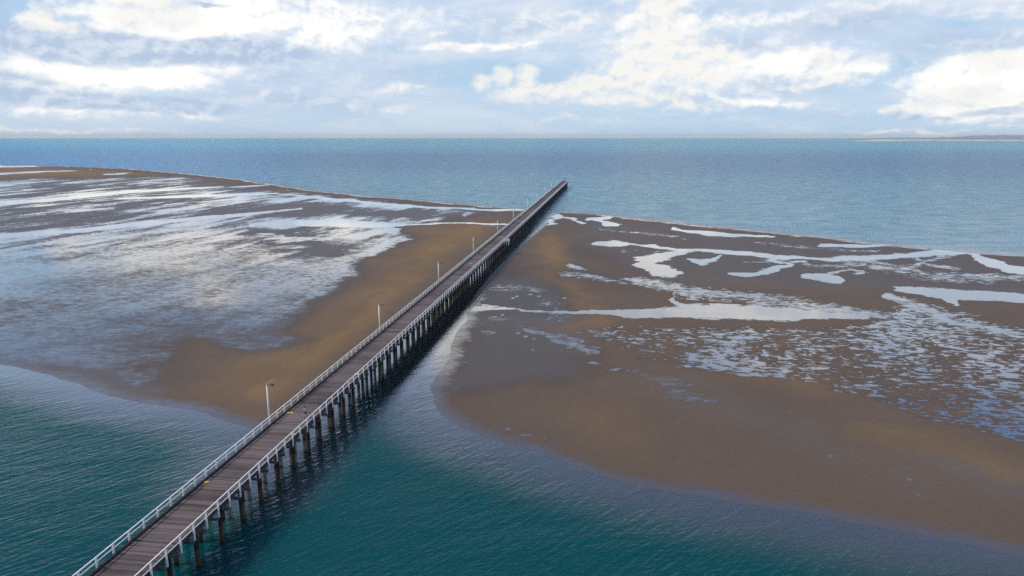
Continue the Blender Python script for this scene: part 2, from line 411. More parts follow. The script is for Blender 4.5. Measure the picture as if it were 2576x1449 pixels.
stip = area([(1430, 838), (1520, 812), (1650, 815), (1800, 820), (2050, 818), (2200, 800), (2240, 750), (2320, 750), (2900, 900), (2900, 1130), (2576, 1112), (2440, 1085), (2280, 1050), (2080, 985), (1830, 952), (1600, 905)], 16)
stip2 = over(stroke([(1430, 690), (1500, 700), (1560, 710)], 12, 2) * .5, stroke([(1600, 705), (1750, 735), (1950, 760), (2200, 790)], [16, 24, 24, 20], 2, .9) * .56, stroke([(1880, 660), (1960, 655), (2060, 672), (2180, 668)], 9, 1.8, .9) * .5, stroke([(2180, 655), (2260, 668), (2330, 690)], 9, 1.8, .9) * .55, stroke([(2400, 640), (2330, 655), (2280, 675)], 8, 1.8, .9) * .55, stroke([(1500, 575), (1640, 590), (1720, 600)], 6, 2.2, .9) * .45, stroke([(1900, 610), (2060, 625), (2200, 632)], 7, 2.2, .9) * .45, stroke([(2150, 660), (2300, 690), (2560, 700)], 16, 2.2, .9) * .50, stroke([(1420, 668), (1480, 676)], 5, 2, .6) * .6, stroke([(1560, 630), (1640, 634), (1760, 628)], 9, 1.6) * .4)
edge_stip = over(stroke([(1330, 828), (1390, 845), (1450, 866), (1490, 880)], [10, 13, 15, 10], 1.5, .8) * .55, stroke([(1510, 915), (1600, 940), (1720, 985), (1800, 1010)], [14, 14, 16, 12], 1.6, .9) * .42, stroke([(1960, 1020), (2010, 1050)], 16, 2, .9) * .3)
specks = np.zeros_like(px)
for (sx_, sy_, r_) in [(1278, 1079, 2.2), (1316, 1096, 3.2), (1331, 1095, 2.0), (1369, 1105, 2.2), (1243, 1085, 1.5), (2089, 1147, 2.6), (2289, 1206, 3.2), (2306, 1246, 2.8), (2216, 1190, 1.5), (1996, 1193, 1.5), (1303, 838, 1.7), (1323, 846, 1.9), (1344, 853, 1.7), (1352, 862, 1.6), (1246, 797, 1.3), (1340, 880, 1.2), (1290, 750, 1.3), (1376, 766, 1.3), (1334, 741, 1.3), (1398, 776, 1.3), (1264, 792, 1.0), (1420, 750, 1.3), (1300, 745, 1.2), (1355, 745, 1.2)]:
    e = np.hypot((px - sx_) / 4.2, py - sy_); specks = np.maximum(specks, 1 - sm(e, r_ * .4, r_ * .9))
swash = sm(shore, 0.2, 1.2) * (1 - sm(shore, 2.5, 9)) * sm(rr, 200, 330) * (.45 + .55 * sm(fbm(x / 30, y / 30, 3, 15), .35, .6)) * sm(np.abs(x + 43), 22, 40)
sheen_z = over(stroke([(2620, 1240), (2500, 1215), (2420, 1180)], [80, 50, 30], 2.2, 1), stroke([(1620, 960), (1800, 1030), (2050, 1100), (2330, 1230), (2500, 1330)], [26, 40, 50, 50, 30], 2.6, 1) * .85, stroke([(1900, 1230), (2200, 1290), (2500, 1350)], 22, 3, 1) * .7) * sm(fbm(x / 16, y / 16, 4, 101), .30, .62)
rip_z = area([(1180, 705), (1350, 690), (1450, 760), (1480, 870), (1440, 930), (1330, 930), (1200, 1000), (1095, 1000), (1135, 870)], 24) * sm(fbm(x / 14, y / 9, 4, 111), .25, .6)
edge_w = (1 - sm(shore, .3, 6.5)) * sm(shore, -.5, .2) * (1 - sm(rr, 200, 260))
wet = over(wl, sheen_z * .36, rip_z * .42, edge_w * .50, lines_left * .95, pools_right, stip * (.465 + .30 * (fbm((x - .5 * y) / 9, (x + .9 * y) / 30, 4, 77) - .5) + .03 * sm(px, 1700, 2500)), stip2, edge_stip, swash * .62)
wet = np.clip(wet, 0, 1)
# sheen of damp ground without standing water
damp = over(.35 + 0 * px, wet_left * .9, stroke([(0, 890), (200, 930), (400, 985)], [70, 45, 22], 2.5, .9) * .95, area([(1180, 700), (1350, 690), (1480, 760), (1500, 900), (1450, 960), (1090, 1000), (1150, 830)], 25) * .8,
            stroke([(2576, 1230), (2480, 1200), (2380, 1170)], [70, 50, 40], 2, 1) * .9, stroke([(1700, 980), (2000, 1090), (2330, 1230)], [40, 50, 60], 3, 1) * .62, area([(1450, 540), (2700, 660), (2700, 760), (2200, 740), (1650, 720), (1420, 600)], 25) * .7, 1.0 * (1 - sm(shore, .3, 4)))
# golden drained sand; sunlit patches between cloud shade are put into this colour too
dry_l = area([(1330, 535), (1220, 552), (1020, 576), (1060, 606), (930, 650), (940, 700), (860, 730), (800, 780), (740, 840), (800, 862), (600, 900), (470, 990), (620, 1070), (700, 1070), (1000, 780), (1200, 620)], 22)
gold = over(dry_l * .62, stroke([(1190, 578), (1100, 620), (1040, 670), (1000, 700)], [16, 26, 26, 18], 1.6, .9) * .85, stroke([(980, 740), (900, 830), (820, 880), (700, 960), (640, 1010)], [22, 26, 26, 34, 24], 1.6, .9) * .95, stroke([(500, 1000), (560, 1030), (640, 1060)], [14, 22, 16], 2, .8) * .6,
            area([(-900, 440), (-900, 416), (0, 419), (250, 428), (430, 440), (200, 446)], 6) * .9, stroke([(480, 450), (700, 472), (900, 492)], 8, 2) * .5, stroke([(1365, 590), (1372, 620), (1400, 655)], [16, 30, 24], 1.3, 1) * 1.0, stroke([(1440, 600), (1600, 600), (1750, 620)], 18, 2.5, 1) * .35,
            stroke([(1400, 700), (1460, 750), (1490, 790), (1480, 840)], [22, 22, 24, 20], 1.6, 1) * .6, stroke([(1500, 1060), (1560, 1150), (1620, 1180)], [60, 60, 30], 2.2, 1) * .30, stroke([(1840, 940), (2050, 970)], 30, 3, 1) * .4, stroke([(2150, 1080), (2350, 1120), (2576, 1180)], [20, 34, 30], 2.5, 1) * .38, stroke([(1700, 870), (2000, 850)], 40, 3, 1) * .3, .12 + 0 * px)
gold = np.clip(gold * (.25 + .75 * sm(shore, 1, 16)) * (.35 + 1.25 * fbm(bu / 40, bv / 9, 5, 88)), 0, 1)
mud = over(area([(1170, 720), (1280, 660), (1345, 700), (1410, 722), (1450, 762), (1470, 792), (1380, 806), (1190, 800)], 18), area([(1170, 800), (1350, 806), (1480, 868), (1510, 905), (1430, 965), (1090, 1010), (1130, 880)], 22) * .75, stroke([(1440, 690), (1600, 720)], 20, 2.5, 1) * .4, area([(1440, 545), (2700, 665), (2700, 735), (2200, 720), (1650, 700), (1430, 640)], 18) * .55, wet_left * .8, sheet * .6)
me = mesh_np('sand_flat', x, y, z, q)
film = over(pools_right * .12, over(wet_left, sheet) * sm(py, 590, 700) * (1 - sm(px, 640, 860)) * (.16 + .26 * fbm(x / 15, y / 15, 3, 121)), over(sheen_z, edge_w) * .9) * (1 - .5 * clump)
fattr(me, 'film', np.clip(film, 0, 1)); fattr(me, 'mud', mud)
fattr(me, 'wet', wet); fattr(me, 'pebble', specks); fattr(me, 'damp', np.clip(damp, 0, 1) * (1 - .8 * np.clip(gold, 0, 1))); fattr(me, 'gold', gold); fattr(me, 'stip', np.clip(over(stip, stip2, edge_stip * 2, wet_left * .6, sm(px, 1100, 1250) * (py > 690) * (px < 1500)), 0, 1)); fattr(me, 'veil', np.clip(over(wet_left * (1 - lines_left * .6), sheet, stip2 * .9, pools_right * .6, edge_stip * 2, sheen_z, rip_z, edge_w, swash), 0, 1))

ms, n, out = material('wet_sand')
P = n.add('ShaderNodeNewGeometry').outputs['Position']
wetA = n.attr('wet').outputs['Fac']; dampA = n.attr('damp').outputs['Fac']; goldA = n.attr('gold').outputs['Fac']; speckA = n.attr('pebble').outputs['Fac']
# current-drawn ripples: coordinates stretched along the drainage direction
Pr = n.v('MULTIPLY', P, (.62, 1.0, 0))
n1 = n.noise(Pr, .10, 5, .6, .4); n2 = n.noise(Pr, .52, 5, .60, .7); n3 = n.noise(n.v('MULTIPLY', P, (.5, 1, 0)), 1.25, 4, .65, .4)
stipA = n.attr('stip').outputs['Fac']; veilA = n.attr('veil').outputs['Fac']; filmA = n.attr('film').outputs['Fac']
nn = n.m('ADD', n.m('ADD', n.m('MULTIPLY', n1, n.mixf(stipA, .45, .10)), n.m('MULTIPLY', n2, n.mixf(stipA, .40, .62))), n.m('MULTIPLY', n3, n.mixf(stipA, .33, .46)))      # about 0.57 mean
thr = n.m('SUBTRACT', n.m('MULTIPLY', wetA, .62), n.m('SUBTRACT', nn, .28))
pud = n.sstep(thr, n.mixf(filmA, n.mixf(veilA, 0.0, -.09), -.30), n.mixf(filmA, n.mixf(veilA, .03, .11), .34))
pud = n.m('MAXIMUM', pud, speckA)
fine_n = n.noise(P, 1.3, 6, .65); med = n.noise(P, .06, 5, .6)
cgrey = n.mix(med, (.090, .061, .041), (.130, .090, .060)); cgold = n.mix(med, (.180, .108, .045), (.262, .164, .076))
base = n.mix(goldA, cgrey, cgold)
base = n.mix(n.m('MULTIPLY', n.sstep(fine_n, .35, .7), .35), base, n.mix(goldA, (.065, .046, .034), (.13, .080, .032)))
base = n.mix(n.m('MULTIPLY', dampA, .30), base, (.070, .053, .042))
hb = n.m('ADD', n.m('MULTIPLY', n2, .5), n.m('MULTIPLY', fine_n, .5))
nb = bump(n, hb, .6, .09)
base = n.mix(n.m('MULTIPLY', n.attr('mud').outputs['Fac'], .78), base, n.mix(fine_n, (.040, .033, .033), (.066, .055, .052)))
base = n.mix(n.m('MULTIPLY', n.sstep(thr, -.13, -.01), .45), base, (.052, .040, .034))
sand = principled(n, None, base, n.mixf(dampA, .8, .42), n.mixf(dampA, .15, .55), nb)
rip = n.noise(n.v('MULTIPLY', P, (1, 2.2, 1)), 1.6, 3, .5)
fbn = bump(n, rip, .10, .02)
fdf = n.add('ShaderNodeBsdfDiffuse'); fdf.inputs[0].default_value = (.060, .050, .046, 1)
fgl = n.add('ShaderNodeBsdfGlossy'); fgl.inputs['Color'].default_value = (1, 1, 1, 1); fgl.inputs['Roughness'].default_value = .06; n.put(fgl.inputs['Normal'], fbn)
ffr = n.add('ShaderNodeFresnel'); ffr.inputs[0].default_value = 1.33
film = n.add('ShaderNodeMixShader'); n.put(film.inputs[0], n.m('MINIMUM', n.m('MULTIPLY_ADD', ffr.outputs[0], 1.15, n.mixf(veilA, .30, .19)), .9)); n.l.new(fdf.outputs[0], film.inputs[1]); n.l.new(fgl.outputs[0], film.inputs[2])
mx = n.add('ShaderNodeMixShader'); n.put(mx.inputs[0], pud); n.l.new(sand.outputs[0], mx.inputs[1]); n.l.new(film.outputs[0], mx.inputs[2]); n.l.new(mx.outputs[0], out.inputs[0])
structure('sand_flat', me, ms)

# -------------------- the water
RADW = np.concatenate([ring(3, 62, .06), ring(62, 1200, .0065), ring(1200, 45000, .06), [45000.]])
x, y, q = polar_sheet(RADW, ANG)
wob = (fbm(x / 14, y / 14, 4, 3) - .5) * 3.2 + (fbm(x / 60, y / 60, 3, 9) - .5) * 9 * sm(np.hypot(x, y), 150, 500)
dl = sdist(x, y, LEFT); dr = sdist(x, y, RIGHT)
off = -(np.maximum(dl, dr) + np.where(np.abs(x + 43) < 9, .25, 1) * wob)      # metres out from the shoreline
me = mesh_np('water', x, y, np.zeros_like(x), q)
near = (y < 200)
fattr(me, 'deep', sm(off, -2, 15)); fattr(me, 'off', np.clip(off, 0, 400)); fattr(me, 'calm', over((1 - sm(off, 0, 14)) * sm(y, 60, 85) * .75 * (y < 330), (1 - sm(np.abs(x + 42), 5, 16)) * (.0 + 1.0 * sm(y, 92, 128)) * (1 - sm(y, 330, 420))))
mw, n, out = material('sea_water')
P = n.add('ShaderNodeNewGeometry').outputs['Position']; pxs, pys, _ = n.sep(P)
deep = n.attr('deep').outputs['Fac']; offA = n.attr('off').outputs['Fac']; calm = n.attr('calm').outputs['Fac']
dist = n.v('LENGTH', P)
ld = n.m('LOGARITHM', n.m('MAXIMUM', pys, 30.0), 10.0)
# wind ripples in two trains plus a longer swell
def train(ang, sx, sy, sc_, det, dis):
    c_, s_ = math.cos(R(ang)), math.sin(R(ang))
    u = n.v('DOT_PRODUCT', P, (c_, s_, 0)); v = n.v('DOT_PRODUCT', P, (-s_, c_, 0))
    return n.noise(n.comb(n.m('MULTIPLY', u, sx), n.m('MULTIPLY', v, sy)), sc_, det, .5, dis)
w1 = train(54, .20, 1.0, 1.15, 3, .5); w2 = train(26, .3, 1.0, 2.3, 3, .4); w3 = train(20, .3, 1.0, .16, 3, .3); w4 = n.noise(P, 4.5, 2, .5)
hgt = n.m('ADD', n.m('ADD', n.m('MULTIPLY', w1, 1.0), n.m('MULTIPLY', w2, .45)), n.m('ADD', n.m('MULTIPLY', w3, 1.6), n.m('MULTIPLY', w4, .10)))
gust = n.noise(n.v('MULTIPLY', P, (.4, 1, 1)), .03, 4, .55)
amp = n.m('MULTIPLY', n.mixf(calm, n.mixf(deep, .35, 1.0), .10), n.sstep(gust, .3, .7, .65, 1.25))
nb = n.add('ShaderNodeBump'); n.put(nb.inputs['Strength'], n.m('MULTIPLY', amp, n.sstep(ld, 2.5, 3.3, 1.0, .25))); nb.inputs['Distance'].default_value = .25; n.put(nb.inputs['Height'], hgt); nb = nb.outputs[0]
band = n.noise(n.v('MULTIPLY', P, (.22, 1, 1)), .0016, 4, .5)
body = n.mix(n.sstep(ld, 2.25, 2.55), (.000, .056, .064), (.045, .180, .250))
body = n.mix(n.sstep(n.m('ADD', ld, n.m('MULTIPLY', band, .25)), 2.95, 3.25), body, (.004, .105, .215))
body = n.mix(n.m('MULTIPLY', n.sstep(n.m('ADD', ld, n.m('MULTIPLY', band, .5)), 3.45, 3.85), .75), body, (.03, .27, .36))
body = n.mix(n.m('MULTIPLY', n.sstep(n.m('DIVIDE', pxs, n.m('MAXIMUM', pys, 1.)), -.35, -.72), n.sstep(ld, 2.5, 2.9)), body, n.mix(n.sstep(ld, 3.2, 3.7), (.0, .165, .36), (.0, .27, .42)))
body = n.mix(deep, n.mix(calm, (.095, .082, .078), (.030, .030, .027)), body)  # shade under the pier is put into the channel's water colour
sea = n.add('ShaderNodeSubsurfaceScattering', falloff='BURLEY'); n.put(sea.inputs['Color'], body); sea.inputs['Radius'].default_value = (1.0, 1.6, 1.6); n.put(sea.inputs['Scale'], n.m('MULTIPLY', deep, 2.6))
gl = n.add('ShaderNodeBsdfGlossy'); gl.inputs['Color'].default_value = (1, 1, 1, 1); n.put(gl.inputs['Roughness'], n.sstep(ld, 2.0, 3.0, .03, .22)); n.put(gl.inputs['Normal'], nb)
fr_ = n.add('ShaderNodeFresnel'); fr_.inputs[0].default_value = 1.33; n.put(fr_.inputs['Normal'], nb)
chop = n.sstep(n.noise(n.v('MULTIPLY', P, (.5, 1.0, 0)), .13, 7, .74, .4), .34, .66, .60, 1.32)
chop = n.mixf(n.sstep(ld, 2.3, 2.7), 1.0, chop)
fac = n.m('MULTIPLY', chop, n.m('MINIMUM', n.m('MULTIPLY', fr_.outputs[0], n.mixf(n.sstep(ld, 2.0, 2.5), n.mixf(calm, n.mixf(deep, .80, .50), 3.2), 1.0)), n.mixf(calm, n.sstep(ld, 2.2, 2.9, .5, .31), .8)))
mx = n.add('ShaderNodeMixShader'); n.put(mx.inputs[0], fac); n.l.new(sea.outputs[0], mx.inputs[1]); n.l.new(gl.outputs[0], mx.inputs[2])
# broken foam along the seaward edge
fo = n.m('MULTIPLY', n.sstep(n.m('ADD', n.noise(n.v('MULTIPLY', P, (.5, 1, 1)), .35, 5, .6), n.lin(offA, 0, 6, .12, -.35)), .50, .58), n.m('MULTIPLY', n.sstep(pys, 230, 330), n.sstep(pxs, -120, -300, .30, 1.0)))
fd = n.add('ShaderNodeBsdfDiffuse'); fd.inputs[0].default_value = (.75, .78, .8, 1)
mx2 = n.add('ShaderNodeMixShader'); n.put(mx2.inputs[0], n.m('MULTIPLY', fo, .8)); n.l.new(mx.outputs[0], mx2.inputs[1]); n.l.new(fd.outputs[0], mx2.inputs[2]); n.l.new(mx2.outputs[0], out.inputs[0])
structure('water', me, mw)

# -------------------- far shore on the right
def az(xpx): return math.atan2(ray(xpx, 345)[0], ray(xpx, 345)[1])


def coast(name, x0, x1, dist, depth, prof, mat, nseg=220, bump_=0.0, seed=1):
    bm = bmesh.new(); rows = []
    for i in range(nseg + 1):
        t = i / nseg; a_ = az(x0 + (x1 - x0) * t); hh = prof(t)
        hh = max(hh * (1 + bump_ * (float(fbm(np.array([t * 60.]), np.array([seed * 3.]), 4, seed)[0]) - .5)), .2)
        col_ = []
        for k, (dk, hk) in enumerate(((0, -1), (.05, .35), (.2, .7), (.5, 1.0), (1.0, .2))):
            r_ = dist(t) + depth * dk
            col_.append(bm.verts.new((math.sin(a_) * r_, math.cos(a_) * r_, -1 if hk < 0 else hh * hk)))
        rows.append(col_)
    for i in range(nseg):
        for k in range(4): bm.faces.new((rows[i][k], rows[i + 1][k], rows[i + 1][k + 1], rows[i][k + 1]))
    me = bpy.data.meshes.new(name); bm.to_mesh(me); bm.free(); return structure(name, me, mat)


def simple(name, c1, c2=None, rough=.7, spec=.3, scale=1.0, det=4, vecscale=(1, 1, 1), bmp=0.0, metal=0.0):
    m, n, out = material(name)
    if c2 is None: c2 = tuple(v * .8 for v in c1)
    g = n.v('MULTIPLY', n.add('ShaderNodeTexCoord').outputs['Object'], vecscale)
    t = n.noise(g, scale, det, .6)
    nb = bump(n, t, bmp, .02) if bmp else None
    principled(n, out, n.mix(n.sstep(t, .3, .7), c1, c2), rough, spec, nb, metal); return m


m_beach = simple('beach_sand', (.62, .58, .52), (.5, .46, .40), .9, .1, .01)
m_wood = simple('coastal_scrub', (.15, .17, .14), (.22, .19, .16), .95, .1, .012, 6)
m_hill = simple('hazed_hill_forest', (.20, .27, .32), (.23, .29, .32), .95, .1, .004, 6)  # pale blue of distance haze is put into the forest colour
D0 = 12500.
coast('beach', 2140, 2900, lambda t: D0 - 700 * t, 500, lambda t: 15 * min(1, t * 12), m_beach, seed=4)
coast('sand_spit', 2150, 2290, lambda t: D0 - 2600, 200, lambda t: 3 + 4 * math.sin(math.pi * t), m_beach, seed=6)
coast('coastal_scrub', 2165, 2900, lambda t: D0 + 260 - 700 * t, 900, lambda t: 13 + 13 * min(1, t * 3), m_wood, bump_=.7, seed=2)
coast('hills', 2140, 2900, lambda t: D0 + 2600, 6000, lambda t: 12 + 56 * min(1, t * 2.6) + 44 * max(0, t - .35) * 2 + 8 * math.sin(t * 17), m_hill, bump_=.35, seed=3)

# ------------------------------------------------------------------ pier
def box(bm, x0, x1, y0, y1, z0, z1, yaw=0.0, bev=0.0):
    vs = [bm.verts.new(p) for p in ((x0, y0, z0), (x1, y0, z0), (x1, y1, z0), (x0, y1, z0), (x0, y0, z1), (x1, y0, z1), (x1, y1, z1), (x0, y1, z1))]
    fs = [bm.faces.new([vs[i] for i in f]) for f in ((3, 2, 1, 0), (4, 5, 6, 7), (0, 1, 5, 4), (1, 2, 6, 5), (2, 3, 7, 6), (3, 0, 4, 7))]
    if bev: bmesh.ops.bevel(bm, geom=list({e for f in fs for e in f.edges}), offset=bev, segments=1, affect='EDGES')
    return vs


def tube(bm, p0, p1, r0, r1=None, seg=12, cap=True):
    r1 = r0 if r1 is None else r1
    p0 = Vector(p0); p1 = Vector(p1); d = (p1 - p0).normalized()
    u = d.orthogonal().normalized(); v = d.cross(u)
    A = [bm.verts.new(p0 + (u * math.cos(t) + v * math.sin(t)) * r0) for t in (2 * math.pi * i / seg for i in range(seg))]
    B = [bm.verts.new(p1 + (u * math.cos(t) + v * math.sin(t)) * r1) for t in (2 * math.pi * i / seg for i in range(seg))]
    for i in range(seg):
        f = bm.faces.new((A[i], A[(i + 1) % seg], B[(i + 1) % seg], B[i])); f.smooth = True
    if cap: bm.faces.new(A[::-1]); bm.faces.new(B)


def mesh(bm, name, mat=None):
    bmesh.ops.recalc_face_normals(bm, faces=bm.faces)
    me = bpy.data.meshes.new(name); bm.to_mesh(me); bm.free()
    if mat: me.materials.append(mat)
    return me


def obj(name, me, parent=None, loc=(0, 0, 0)):
    o = bpy.data.objects.new(name, me); C.objects.link(o); o.location = loc
    if parent: o.parent = parent
    return o


def thing(name, label, cat, loc=(0, 0, 0), group=None):
    o = bpy.data.objects.new(name, None); o.empty_display_size = .3; C.objects.link(o); o.location = loc
    o['label'] = label; o['category'] = cat
    if group: o['group'] = group
    return o


XL, XR, Y0, Y1 = -47.40, -42.10, -30.0, 691.0
m_white = simple('white_paint', (.86, .86, .84), (.79, .79, .76), .45, .4, 1.5, 5)
m_dark = simple('tarred_timber', (.030, .024, .024), (.055, .042, .040), .8, .25, 3, 5, (3, .4, 3), .3)
m_beam = simple('weathered_timber', (.070, .054, .056), (.14, .115, .115), .85, .2, 2.2, 5, (2, .5, 5), .4)

md, n, out = material('deck_timber')
at = n.attr('plank').outputs['Fac']; P = n.add('ShaderNodeNewGeometry').outputs['Position']
g = n.noise(n.v('MULTIPLY', P, (.8, 14, 1)), 1.4, 5, .65); wearn = n.noise(P, .22, 4, .6)
c = n.mix(at, (.040, .028, .026), (.180, .140, .134)); c = n.mix(n.m('MULTIPLY', n.sstep(g, .4, .75), .55), c, (.045, .032, .033))
lane = n.m('ABSOLUTE', n.m('ADD', n.sep(P)[0], 44.75))
c = n.mix(n.m('MULTIPLY', n.m('MULTIPLY', n.sstep(lane, 2.2, .6), n.sstep(wearn, .35, .7)), .35), c, (.19, .155, .15))
c = n.mix(n.sstep(n.noise(P, 5.5, 3, .6), .705, .73, 0, .55), c, (.42, .40, .37))
principled(n, out, c, .72, .3, bump(n, g, .4, .01))

mp, n, out = material('pile_timber')
P = n.add('ShaderNodeNewGeometry').outputs['Position']; _, _, pz = n.sep(P)
g = n.noise(n.v('MULTIPLY', P, (6, 6, 1.2)), 1.5, 5, .6)
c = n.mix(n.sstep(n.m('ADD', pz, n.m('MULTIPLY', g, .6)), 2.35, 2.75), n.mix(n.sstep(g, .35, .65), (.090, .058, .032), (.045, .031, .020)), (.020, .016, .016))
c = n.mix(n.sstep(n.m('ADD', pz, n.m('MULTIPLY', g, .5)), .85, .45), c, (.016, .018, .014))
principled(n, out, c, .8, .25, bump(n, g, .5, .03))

pier = thing('pier', 'long straight timber pier with white railings running out over the sand flats to the sea', 'pier', (-44.75, 0, 0))
PO = Vector((-44.75, 0, 0))


def part(name, me, loc=(0, 0, 0), parent=None, label=None):
    o = bpy.data.objects.new(name, me); C.objects.link(o); o.parent = parent or pier
    o.location = Vector(loc) - (PO if parent is None else Vector((0, 0, 0)))
    if label: o['label'] = label
    return o


# deck of separate planks in one mesh
bm = bmesh.new(); vals = []; yy = Y0; k = 0; drift = 0.0
while yy < Y1:
    wdt = .205 + random.uniform(-.01, .01); gap = random.choice((.008, .012, .012, .02)); 
    if random.random() < .04: gap = .045
    dz = random.uniform(-.008, .008)
    box(bm, XL + random.uniform(-.05, .03), XR + random.uniform(-.04, .08), yy, yy + wdt, ZD - .09 + dz, ZD + dz)
    drift += random.uniform(-.16, .16); drift = max(-.3, min(.3, drift)); tone = min(1, max(0, random.gauss(.52 + drift, .22)))
    if random.random() < .07: tone *= .15
    vals += [tone] * 8; yy += wdt + gap
me = mesh(bm, 'deck', md); a_ = me.attributes.new('plank', 'FLOAT', 'POINT'); a_.data.foreach_set('value', vals)
part('deck', me)
# girders under the deck
for xx in (XL + .45, -44.75, XR - .42):
    bm = bmesh.new(); box(bm, xx - .16, xx + .16, Y0, Y1 - .1, ZD - .52, ZD - .105); part('girder', mesh(bm, 'girder', m_beam))
# kerbs
for xx in (XL + .17, XR - .15):
    bm = bmesh.new(); y_ = Y0
    while y_ < Y1 - .2:
        e = min(y_ + 6, Y1 - .1); box(bm, xx - .11, xx + .11, y_, e - .02, ZD + .03, ZD + .20 + random.uniform(-.01, .01)); y_ = e
    part('kerb', mesh(bm, 'kerb', m_dark))
# railings: posts, top rails, middle rails
SP = 2.385; YP0 = 58.98
XPL, XPR = XL - .12, XR + .14
ys = [YP0 + SP * k for k in range(-int((YP0 - Y0) / SP), int((Y1 - .4 - YP0) / SP) + 1)]
bm = bmesh.new(); box(bm, -.085, .085, -.085, .085, -.92, 1.06, bev=.012); post_me = mesh(bm, 'rail_post', m_white)
view = [v for v in ys if v > 44]; first = set(view[:50]); rest = [v for v in ys if v not in first]
for side, xx in (('l', XPL), ('r', XPR)):
    for v in view[:50]: part('rail_post', post_me, (xx, v, ZD))
bm = bmesh.new()
for xx in (XPL, XPR):
    for v in rest: box(bm, xx - .085, xx + .085, v - .085, v + .085, ZD - .92, ZD + 1.06)
o = part('rail_post', mesh(bm, 'rail_posts_far', m_white)); o['kind'] = 'stuff'
GY = 280.8                                                               # landing opening on the right-hand side
for xx in (XPL, XPR):
    inn = .0
    bm = bmesh.new(); box(bm, xx - .065, xx + .065, Y0, Y1 - .15, ZD + 1.063, ZD + 1.15, bev=.015); part('top_rail', mesh(bm, 'top_rail', m_white))
    bm = bmesh.new(); s_ = 1 if xx == XPL else -1
    xi = xx - s_ * .113
    box(bm, xi - .025, xi + .025, Y0, Y1 - .15, ZD + .47, ZD + .57); part('middle_rail', mesh(bm, 'middle_rail', m_white))
bm = bmesh.new(); box(bm, XPL + .08, XPR - .08, Y1 - .24, Y1 - .09, ZD + 1.063, ZD + 1.19); box(bm, XPL + .15, XPR - .15, Y1 - .20, Y1 - .14, ZD + .5, ZD + .62); part('end_rail', mesh(bm, 'end_rail', m_white))
# bents: piles and cross beams
YB0 = 65.3; SB = 4.77
bents = [YB0 + SB * k for k in range(-int((YB0 - Y0) / SB), int((Y1 - 1 - YB0) / SB) + 1)]
vb = [v for v in bents if v > 48]
var = []
for k in range(3):
    bm = bmesh.new(); r_ = random.uniform(.25, .29); lx = random.uniform(-.05, .05)
    tube(bm, (lx, 0, -2.5), (0, 0, ZD - .86), r_ * 1.03, r_ * .95, 14); var.append(mesh(bm, 'pile', mp))
for v in vb[:34]:
    for xx in (-42.75, -45.35, -47.1):
        o = part('pile', random.choice(var), (xx + random.uniform(-.06, .06), v + random.uniform(-.15, .15), 0)); o.rotation_euler = (random.gauss(0, .012), random.gauss(0, .012), random.uniform(0, 6))
bm = bmesh.new()
for v in bents:
    if v in vb[:34]: continue
    for xx in (-42.75, -45.35, -47.1):
        px_, py_ = xx + random.uniform(-.08, .08), v + random.uniform(-.15, .15)
        tube(bm, (px_, py_, -2.5), (px_, py_, ZD - .86), .27, .26, 10)
o = part('pile', mesh(bm, 'piles_far', mp)); o['kind'] = 'stuff'
bm = bmesh.new(); box(bm, -3.1, 3.12, -.17, .17, ZD - .86, ZD - .525, bev=.02); cb_me = mesh(bm, 'cross_beam', m_beam)
bm = bmesh.new(); box(bm, -3.1, 3.22, -.10, .10, ZD - .80, ZD - .525); ob_me = mesh(bm, 'cross_beam_light', m_beam)
cb = [(v, cb_me) for v in bents] + [(v + SB / 2, ob_me) for v in bents]
cb.sort(key=lambda t: t[0]); cv = [c_ for c_ in cb if c_[0] > 46]
for v, m_ in cv[:98]: part('cross_beam', m_, (-44.75, v, 0))
bm = bmesh.new(); keep = {v for v, _ in cv[:98]}
for v, m_ in cb:
    if v in keep: continue
    w_ = .17 if m_ is cb_me else .10; box(bm, -44.75 - 3.1, -44.75 + 3.15, v - w_, v + w_, ZD - .86, ZD - .525)
o = part('cross_beam', mesh(bm, 'cross_beams_far', m_beam)); o['kind'] = 'stuff'
# corbels: short timbers lying on the bents along the edges
cl = [(v, xx) for v in bents for xx in (XR + .02, XL - .02)]
cvw = sorted([c_ for c_ in cl if c_[0] > 46])[:98]
bm = bmesh.new(); box(bm, -.09, .09, -.9, .7, ZD - .50, ZD - .24); co_me = mesh(bm, 'corbel', m_beam)
for v, xx in cvw: part('corbel', co_me, (xx, v + random.uniform(-.25, .25), random.uniform(-.02, .02)))
bm = bmesh.new()
for v, xx in cl:
    if (v, xx) not in cvw: box(bm, xx - .09, xx + .09, v - .9, v + .7, ZD - .50, ZD - .24)
o = part('corbel', mesh(bm, 'corbels_far', m_beam)); o['kind'] = 'stuff'
# small landing with white rails on the right side
bm = bmesh.new(); box(bm, XPR + .1, XPR + 2.0, GY - 1.1, GY + 1.1, ZD - .12, ZD - .03)
for v in (-.9, .9): box(bm, XPR - .4, XPR + 2.0, GY + v - .1, GY + v + .1, ZD - .42, ZD - .13)
lp = part('landing', mesh(bm, 'landing', m_beam))
bm = bmesh.new()
for (ax, ay) in ((2.0, -1.05), (2.0, 1.05), (1.25, -1.05), (.35, -1.05)): box(bm, XPR + ax - .08, XPR + ax + .08, GY + ay - .08, GY + ay + .08, ZD - 1.1, ZD + 1.12)
box(bm, XPR + 1.93, XPR + 2.07, GY - .97, GY + .97, ZD + .98, ZD + 1.11); box(bm, XPR + 1.95, XPR + 2.05, GY - .97, GY + .97, ZD + .45, ZD + .56)
for zz in (.98, .45):
    for ay in (-1.05, 1.05): box(bm, XPR + .12, XPR + 1.92, GY + ay - .06, GY + ay + .06, ZD + zz, ZD + zz + .12)
o = obj('railing', mesh(bm, 'landing_railing', m_white), lp)
m_yel = simple('yellow_paint', (.72, .46, .035), (.6, .38, .05), .55, .4, 3)
